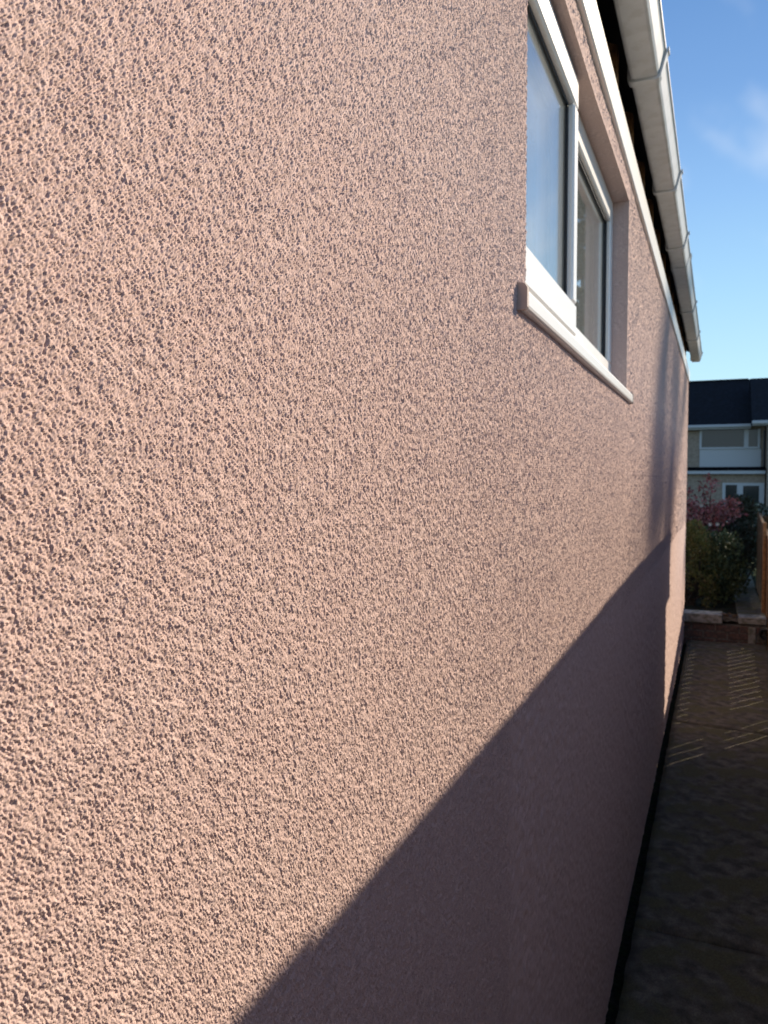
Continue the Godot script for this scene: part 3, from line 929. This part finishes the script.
# ---------------------------------------------------------------- houses across
func make_terrace() -> void:
	var h := thing("terraced_house", Vector3(0, -0.8, -40), "tan terraced house with black roof and white panel beyond the garden", "house")
	var up := 0.8
	put(box(Vector3(-9, 0, 0), Vector3(2.3, 4.15 + up, -6)), "wall", M.house_wall, h)
	var roof := PackedVector2Array()
	var st := new_st()
	var y0 := 4.22 + up
	var y1 := 6.65 + up
	# roof slab over the ridge
	for sgn in [1.0, -1.0]:
		var e := Vector3(0, y0, 0.35) if sgn > 0 else Vector3(0, y0, -6.35)
		var rdg := Vector3(0, y1, -3.0)
		var p := func(x: float, v: Vector3, dy: float) -> Vector3: return Vector3(x, v.y + dy, v.z)
		var xs := [-9.2, 2.3]
		if sgn > 0:
			quad(st, [p.call(xs[0], e, 0), p.call(xs[0], rdg, 0), p.call(xs[1], rdg, 0), p.call(xs[1], e, 0)])
			quad(st, [p.call(xs[0], e, -0.08), p.call(xs[0], e, 0), p.call(xs[1], e, 0), p.call(xs[1], e, -0.08)])
		else:
			quad(st, [p.call(xs[1], e, 0), p.call(xs[1], rdg, 0), p.call(xs[0], rdg, 0), p.call(xs[0], e, 0)])
	var ro := put(st.commit(), "roof", M.slate, h)
	put(box(Vector3(-9.2, y1 - 0.05, -2.9), Vector3(1.66, y1 + 0.04, -3.1), 0.03), "ridge_tiles", M.slate, ro)
	put(box(Vector3(-9.2, y0 - 0.16, 0.36), Vector3(1.7, y0 - 0.02, 0.47), 0.02), "gutter", M.house_white, h)
	put(box(Vector3(-9.1, y0 - 0.24, 0.02), Vector3(1.7, y0 - 0.09, 0.355), 0.01), "soffit", M.house_white, h)
	# bay of upper window and white panel
	var win := put(box(Vector3(-0.52, 3.05 + up, 0.0), Vector3(2.1, 3.15 + up, 0.09), 0.01), "window", M.house_white, h)
	put(box(Vector3(-0.52, 3.15 + up, 0.0), Vector3(-0.42, 3.97 + up, 0.06)), "frame", M.house_white, win)
	put(box(Vector3(1.42, 3.15 + up, 0.0), Vector3(1.61, 3.97 + up, 0.06)), "frame", M.house_white, win)
	put(box(Vector3(2.0, 3.15 + up, 0.0), Vector3(2.1, 3.97 + up, 0.06)), "frame", M.house_white, win)
	put(box(Vector3(-0.42, 3.15 + up, 0.0), Vector3(1.42, 3.97 + up, 0.02)), "pane", M.house_glass, win)
	put(box(Vector3(1.61, 3.15 + up, 0.0), Vector3(2.0, 3.97 + up, 0.02)), "pane", M.house_glass, win)
	put(box(Vector3(-0.5, 2.2 + up, 0.0), Vector3(2.15, 3.05 + up, 0.05)), "panel", M.house_white, h)
	# ground floor pushed forward under a flat felt roof
	put(box(Vector3(-9, 0, 0.0), Vector3(2.3, 2.02 + up, 0.75)), "porch_wall", M.house_wall, h)
	put(box(Vector3(-9, 2.03 + up, 0.0), Vector3(2.28, 2.2 + up, 1.01)), "flat_roof", M.felt, h)
	put(box(Vector3(-9, 1.87 + up, 0.755), Vector3(2.3, 2.028 + up, 1.0), 0.01), "fascia_board", M.house_white, h)
	var dr := put(box(Vector3(0.52, -0.6 + up, 0.75), Vector3(2.28, 1.46 + up, 0.80)), "patio_door", M.house_white, h)
	put(box(Vector3(0.66, 0.36 + up, 0.80), Vector3(1.14, 1.37 + up, 0.82)), "pane", M.house_glass, dr)
	put(box(Vector3(1.40, -0.4 + up, 0.80), Vector3(2.06, 1.33 + up, 0.82)), "pane", M.house_glass, dr)
	put(box(Vector3(0.6, 0.28 + up, 0.80), Vector3(1.3, 0.35 + up, 0.9)), "window_sill", M.house_white, dr)
	var dp := new_st()
	add_tube(dp, PackedVector3Array([Vector3(2.27, 0, 0.2), Vector3(2.27, 3.9 + up, 0.2)]), PackedFloat32Array([0.05, 0.05]), 10)
	put(dp.commit(), "downpipe", M.pipe, h)
	# next house of the row stands a little forward
	var g := thing("terraced_house", Vector3(0, -0.8, -38.6), "tan terraced house with greyer roof joined to the black roofed one", "house")
	put(box(Vector3(2.35, 0, 0), Vector3(12, 4.2 + up, -5.6)), "wall", M.house_wall, g)
	var s2 := new_st()
	var y2 := 6.49 + up
	quad(s2, [Vector3(1.68, y0 + 0.05, 0.3), Vector3(1.68, y2, -2.8), Vector3(12.2, y2, -2.8), Vector3(12.2, y0 + 0.05, 0.3)])
	quad(s2, [Vector3(12.2, y0 + 0.05, -5.9), Vector3(12.2, y2, -2.8), Vector3(1.68, y2, -2.8), Vector3(1.68, y0 + 0.05, -5.9)])
	put(s2.commit(), "roof", M.slate_grey, g)
	put(box(Vector3(1.68, y0 - 0.12, 0.305), Vector3(12.2, y0 + 0.03, 0.42), 0.02), "gutter", M.house_white, g)
	put(box(Vector3(1.72, y0 - 0.18, -0.3), Vector3(12.1, y0 - 0.125, 0.3), 0.01), "soffit", M.house_white, g)
	var w2 := put(box(Vector3(3.2, 2.9 + up, 0.0), Vector3(5.4, 4.0 + up, 0.05), 0.01), "window", M.house_white, g)
	put(box(Vector3(3.3, 3.0 + up, 0.05), Vector3(4.25, 3.9 + up, 0.06)), "pane", M.house_glass, w2)
	put(box(Vector3(4.35, 3.0 + up, 0.05), Vector3(5.3, 3.9 + up, 0.06)), "pane", M.house_glass, w2)
	var d2 := put(box(Vector3(3.4, 0.0, 0.0), Vector3(5.2, 2.1, 0.05), 0.01), "patio_door", M.house_white, g)
	put(box(Vector3(3.5, 0.1, 0.05), Vector3(4.25, 2.0, 0.06)), "pane", M.house_glass, d2)
	put(box(Vector3(4.35, 0.1, 0.05), Vector3(5.1, 2.0, 0.06)), "pane", M.house_glass, d2)

func sun_spot(q: float, s: float) -> Vector3:
	var a := deg_to_rad(SUN_AZ)
	return Vector3(s * sin(a) - q * cos(a), -0.6, -(s * cos(a) + q * sin(a)))

func make_trees() -> void:
	var dark := [Color(0.03, 0.045, 0.018), Color(0.045, 0.06, 0.025), Color(0.035, 0.05, 0.02)]
	# tall trees towards the sun: they shade the garden and brush the far end of the wall
	var rise := tan(deg_to_rad(SUN_EL))
	tree("poplar_tree", sun_spot(6.35, 40), 40 * rise + 5.5, func(f: float) -> float: return 1.75 * pow(maxf(0.02, 1 - f), 0.35), 0.36, 26000, dark, "broad dense poplar tree standing beyond the garden fence")
	var pine := thing("pine_tree", sun_spot(2.75, 44), "tall pine tree with long bare trunk and small wide crown", "tree")
	var up := (44 - 4.57) * rise + 0.6
	var pt := new_st()
	add_tube(pt, PackedVector3Array([Vector3(0, 0, 0), Vector3(0.15, 9, 0.1), Vector3(-0.1, 18, 0), Vector3(0, up + 3.4, 0)]), PackedFloat32Array([0.24, 0.17, 0.12, 0.03]), 9)
	put(pt.commit(), "trunk", M.bark, pine)
	var side := Vector3(-cos(deg_to_rad(SUN_AZ)), 0, -sin(deg_to_rad(SUN_AZ)))
	var cl := []
	for i in 50:
		var f := pow(rng.randf(), 1.2)
		var y := up + 1.5 + f * 1.5
		cl.append([Vector3(0, y, 0) + side * rng.randf_range(-1, 1) * lerpf(1.9, 0.4, f) + Vector3(rng.randfn() * 0.2, 0, rng.randfn() * 0.2), Vector3(0.17, 0.13, 0.17) * rng.randf_range(0.8, 1.3)])
	var pl := new_st()
	for c in cl:
		add_tube(pl, PackedVector3Array([Vector3(0, c[0].y - 0.4, 0), c[0]]), PackedFloat32Array([0.03, 0.01]), 5)
	put(pl.commit(), "limbs", M.bark, pine)
	put(foliage(cl, 1000, 0.17, dark, 0.6), "crown", M.leaf, pine)
	tree("cypress_tree", Vector3(3.45, -0.3, -24), 11.0, func(f: float) -> float: return 0.7 * pow(maxf(0.02, 1 - f), 0.4), 0.2, 12000, dark, "columnar dark cypress tree mirrored in the fixed window pane")

# ---------------------------------------------------------------- sky
func make_sky() -> PanoramaSkyMaterial:
	var stops := [[-90, Color(0.10, 0.10, 0.10)], [-0.5, Color(0.35, 0.40, 0.44)], [0, Color(0.70, 0.90, 1.0)], [7, Color(0.52, 0.82, 1.0)], [12.5, Color(0.395, 0.68, 0.95)], [18.5, Color(0.285, 0.52, 0.87)], [25, Color(0.19, 0.375, 0.72)], [31, Color(0.14, 0.30, 0.62)], [50, Color(0.095, 0.22, 0.50)], [90, Color(0.07, 0.165, 0.40)]]
	var w := 1024
	var hh := 512
	var n := noise(FastNoiseLite.TYPE_SIMPLEX_SMOOTH, 1.0, 7, 5)
	var im := Image.create(w, hh, false, Image.FORMAT_RGBF)
	for y in hh:
		var el := 90.0 - (y + 0.5) / hh * 180.0
		var base := Color.BLACK
		for k in stops.size() - 1:
			if el >= stops[k][0] and el <= stops[k + 1][0]:
				base = (stops[k][1] as Color).lerp(stops[k + 1][1], (el - stops[k][0]) / (stops[k + 1][0] - stops[k][0]))
		if el <= 0:
			for x in w:
				im.set_pixel(x, y, base * SKY)
			continue
		for x in w:
			var az := TAU * x / w
			var d := Vector3(cos(az) * cos(deg_to_rad(el)), sin(deg_to_rad(el)), sin(az) * cos(deg_to_rad(el)))
			# thin cirrus drawn out in one direction
			var v := n.get_noise_3d(d.x * 2.4 + d.z * 1.0, d.y * 9.0 + d.z * 5.0, d.z * 6.0)
			var cirrus := clampf((v - 0.08) * 1.5, 0, 1) * 0.5
			im.set_pixel(x, y, base.lerp(Color(0.86, 0.92, 1.0), cirrus) * SKY)
	var m := PanoramaSkyMaterial.new()
	m.panorama = ImageTexture.create_from_image(im)
	return m

func _ready() -> void:
	rng.seed = 20240
	# camera
	var cam := Camera3D.new()
	cam.name = "camera"
	cam.near = 0.02
	cam.far = 600
	add_child(cam)
	cam.position = Vector3(0.2855, 1.64, 0)
	cam.rotation_degrees = Vector3(-2.457, 23.395, 0)
	var at := CameraAttributesPhysical.new()
	at.frustum_focal_length = 12.0 / (512.0 / 769.0)
	at.frustum_focus_distance = 0.5
	at.frustum_near = 0.02
	at.frustum_far = 600.0
	at.exposure_aperture = 14.0
	cam.attributes = at
	cam.fov = rad_to_deg(2.0 * atan(512.0 / 769.0))
	cam.current = true
	# sky and exposure
	var env := Environment.new()
	env.background_mode = Environment.BG_SKY
	env.sky = Sky.new()
	env.sky.sky_material = make_sky()
	env.tonemap_mode = Environment.TONE_MAPPER_LINEAR
	env.tonemap_exposure = 1.55
	env.sdfgi_enabled = true
	env.ssao_enabled = true
	env.ssil_enabled = true
	var we := WorldEnvironment.new()
	we.name = "world_environment"
	we.environment = env
	add_child(we)
	# sun
	var sun := DirectionalLight3D.new()
	sun.name = "sun"
	sun.light_energy = 1.6
	sun.light_color = Color(1.0, 0.93, 0.83)
	sun.light_angular_distance = 0.53
	sun.shadow_enabled = true
	add_child(sun)
	var az := deg_to_rad(SUN_AZ)
	var el := deg_to_rad(SUN_EL)
	var to_sun := Vector3(sin(az) * cos(el), sin(el), -cos(az) * cos(el))
	sun.look_at_from_position(Vector3.ZERO, -to_sun, Vector3.UP)

	make_materials()
	und_n = noise(FastNoiseLite.TYPE_SIMPLEX_SMOOTH, 0.8, 19, 2)
	make_tile()
	print("tile ", Time.get_ticks_msec())
	make_ground()
	make_house()
	print("house ", Time.get_ticks_msec())
	make_terrace()
	make_fences()
	make_step()
	make_garden()
	make_trees()
	print("done ", Time.get_ticks_msec())
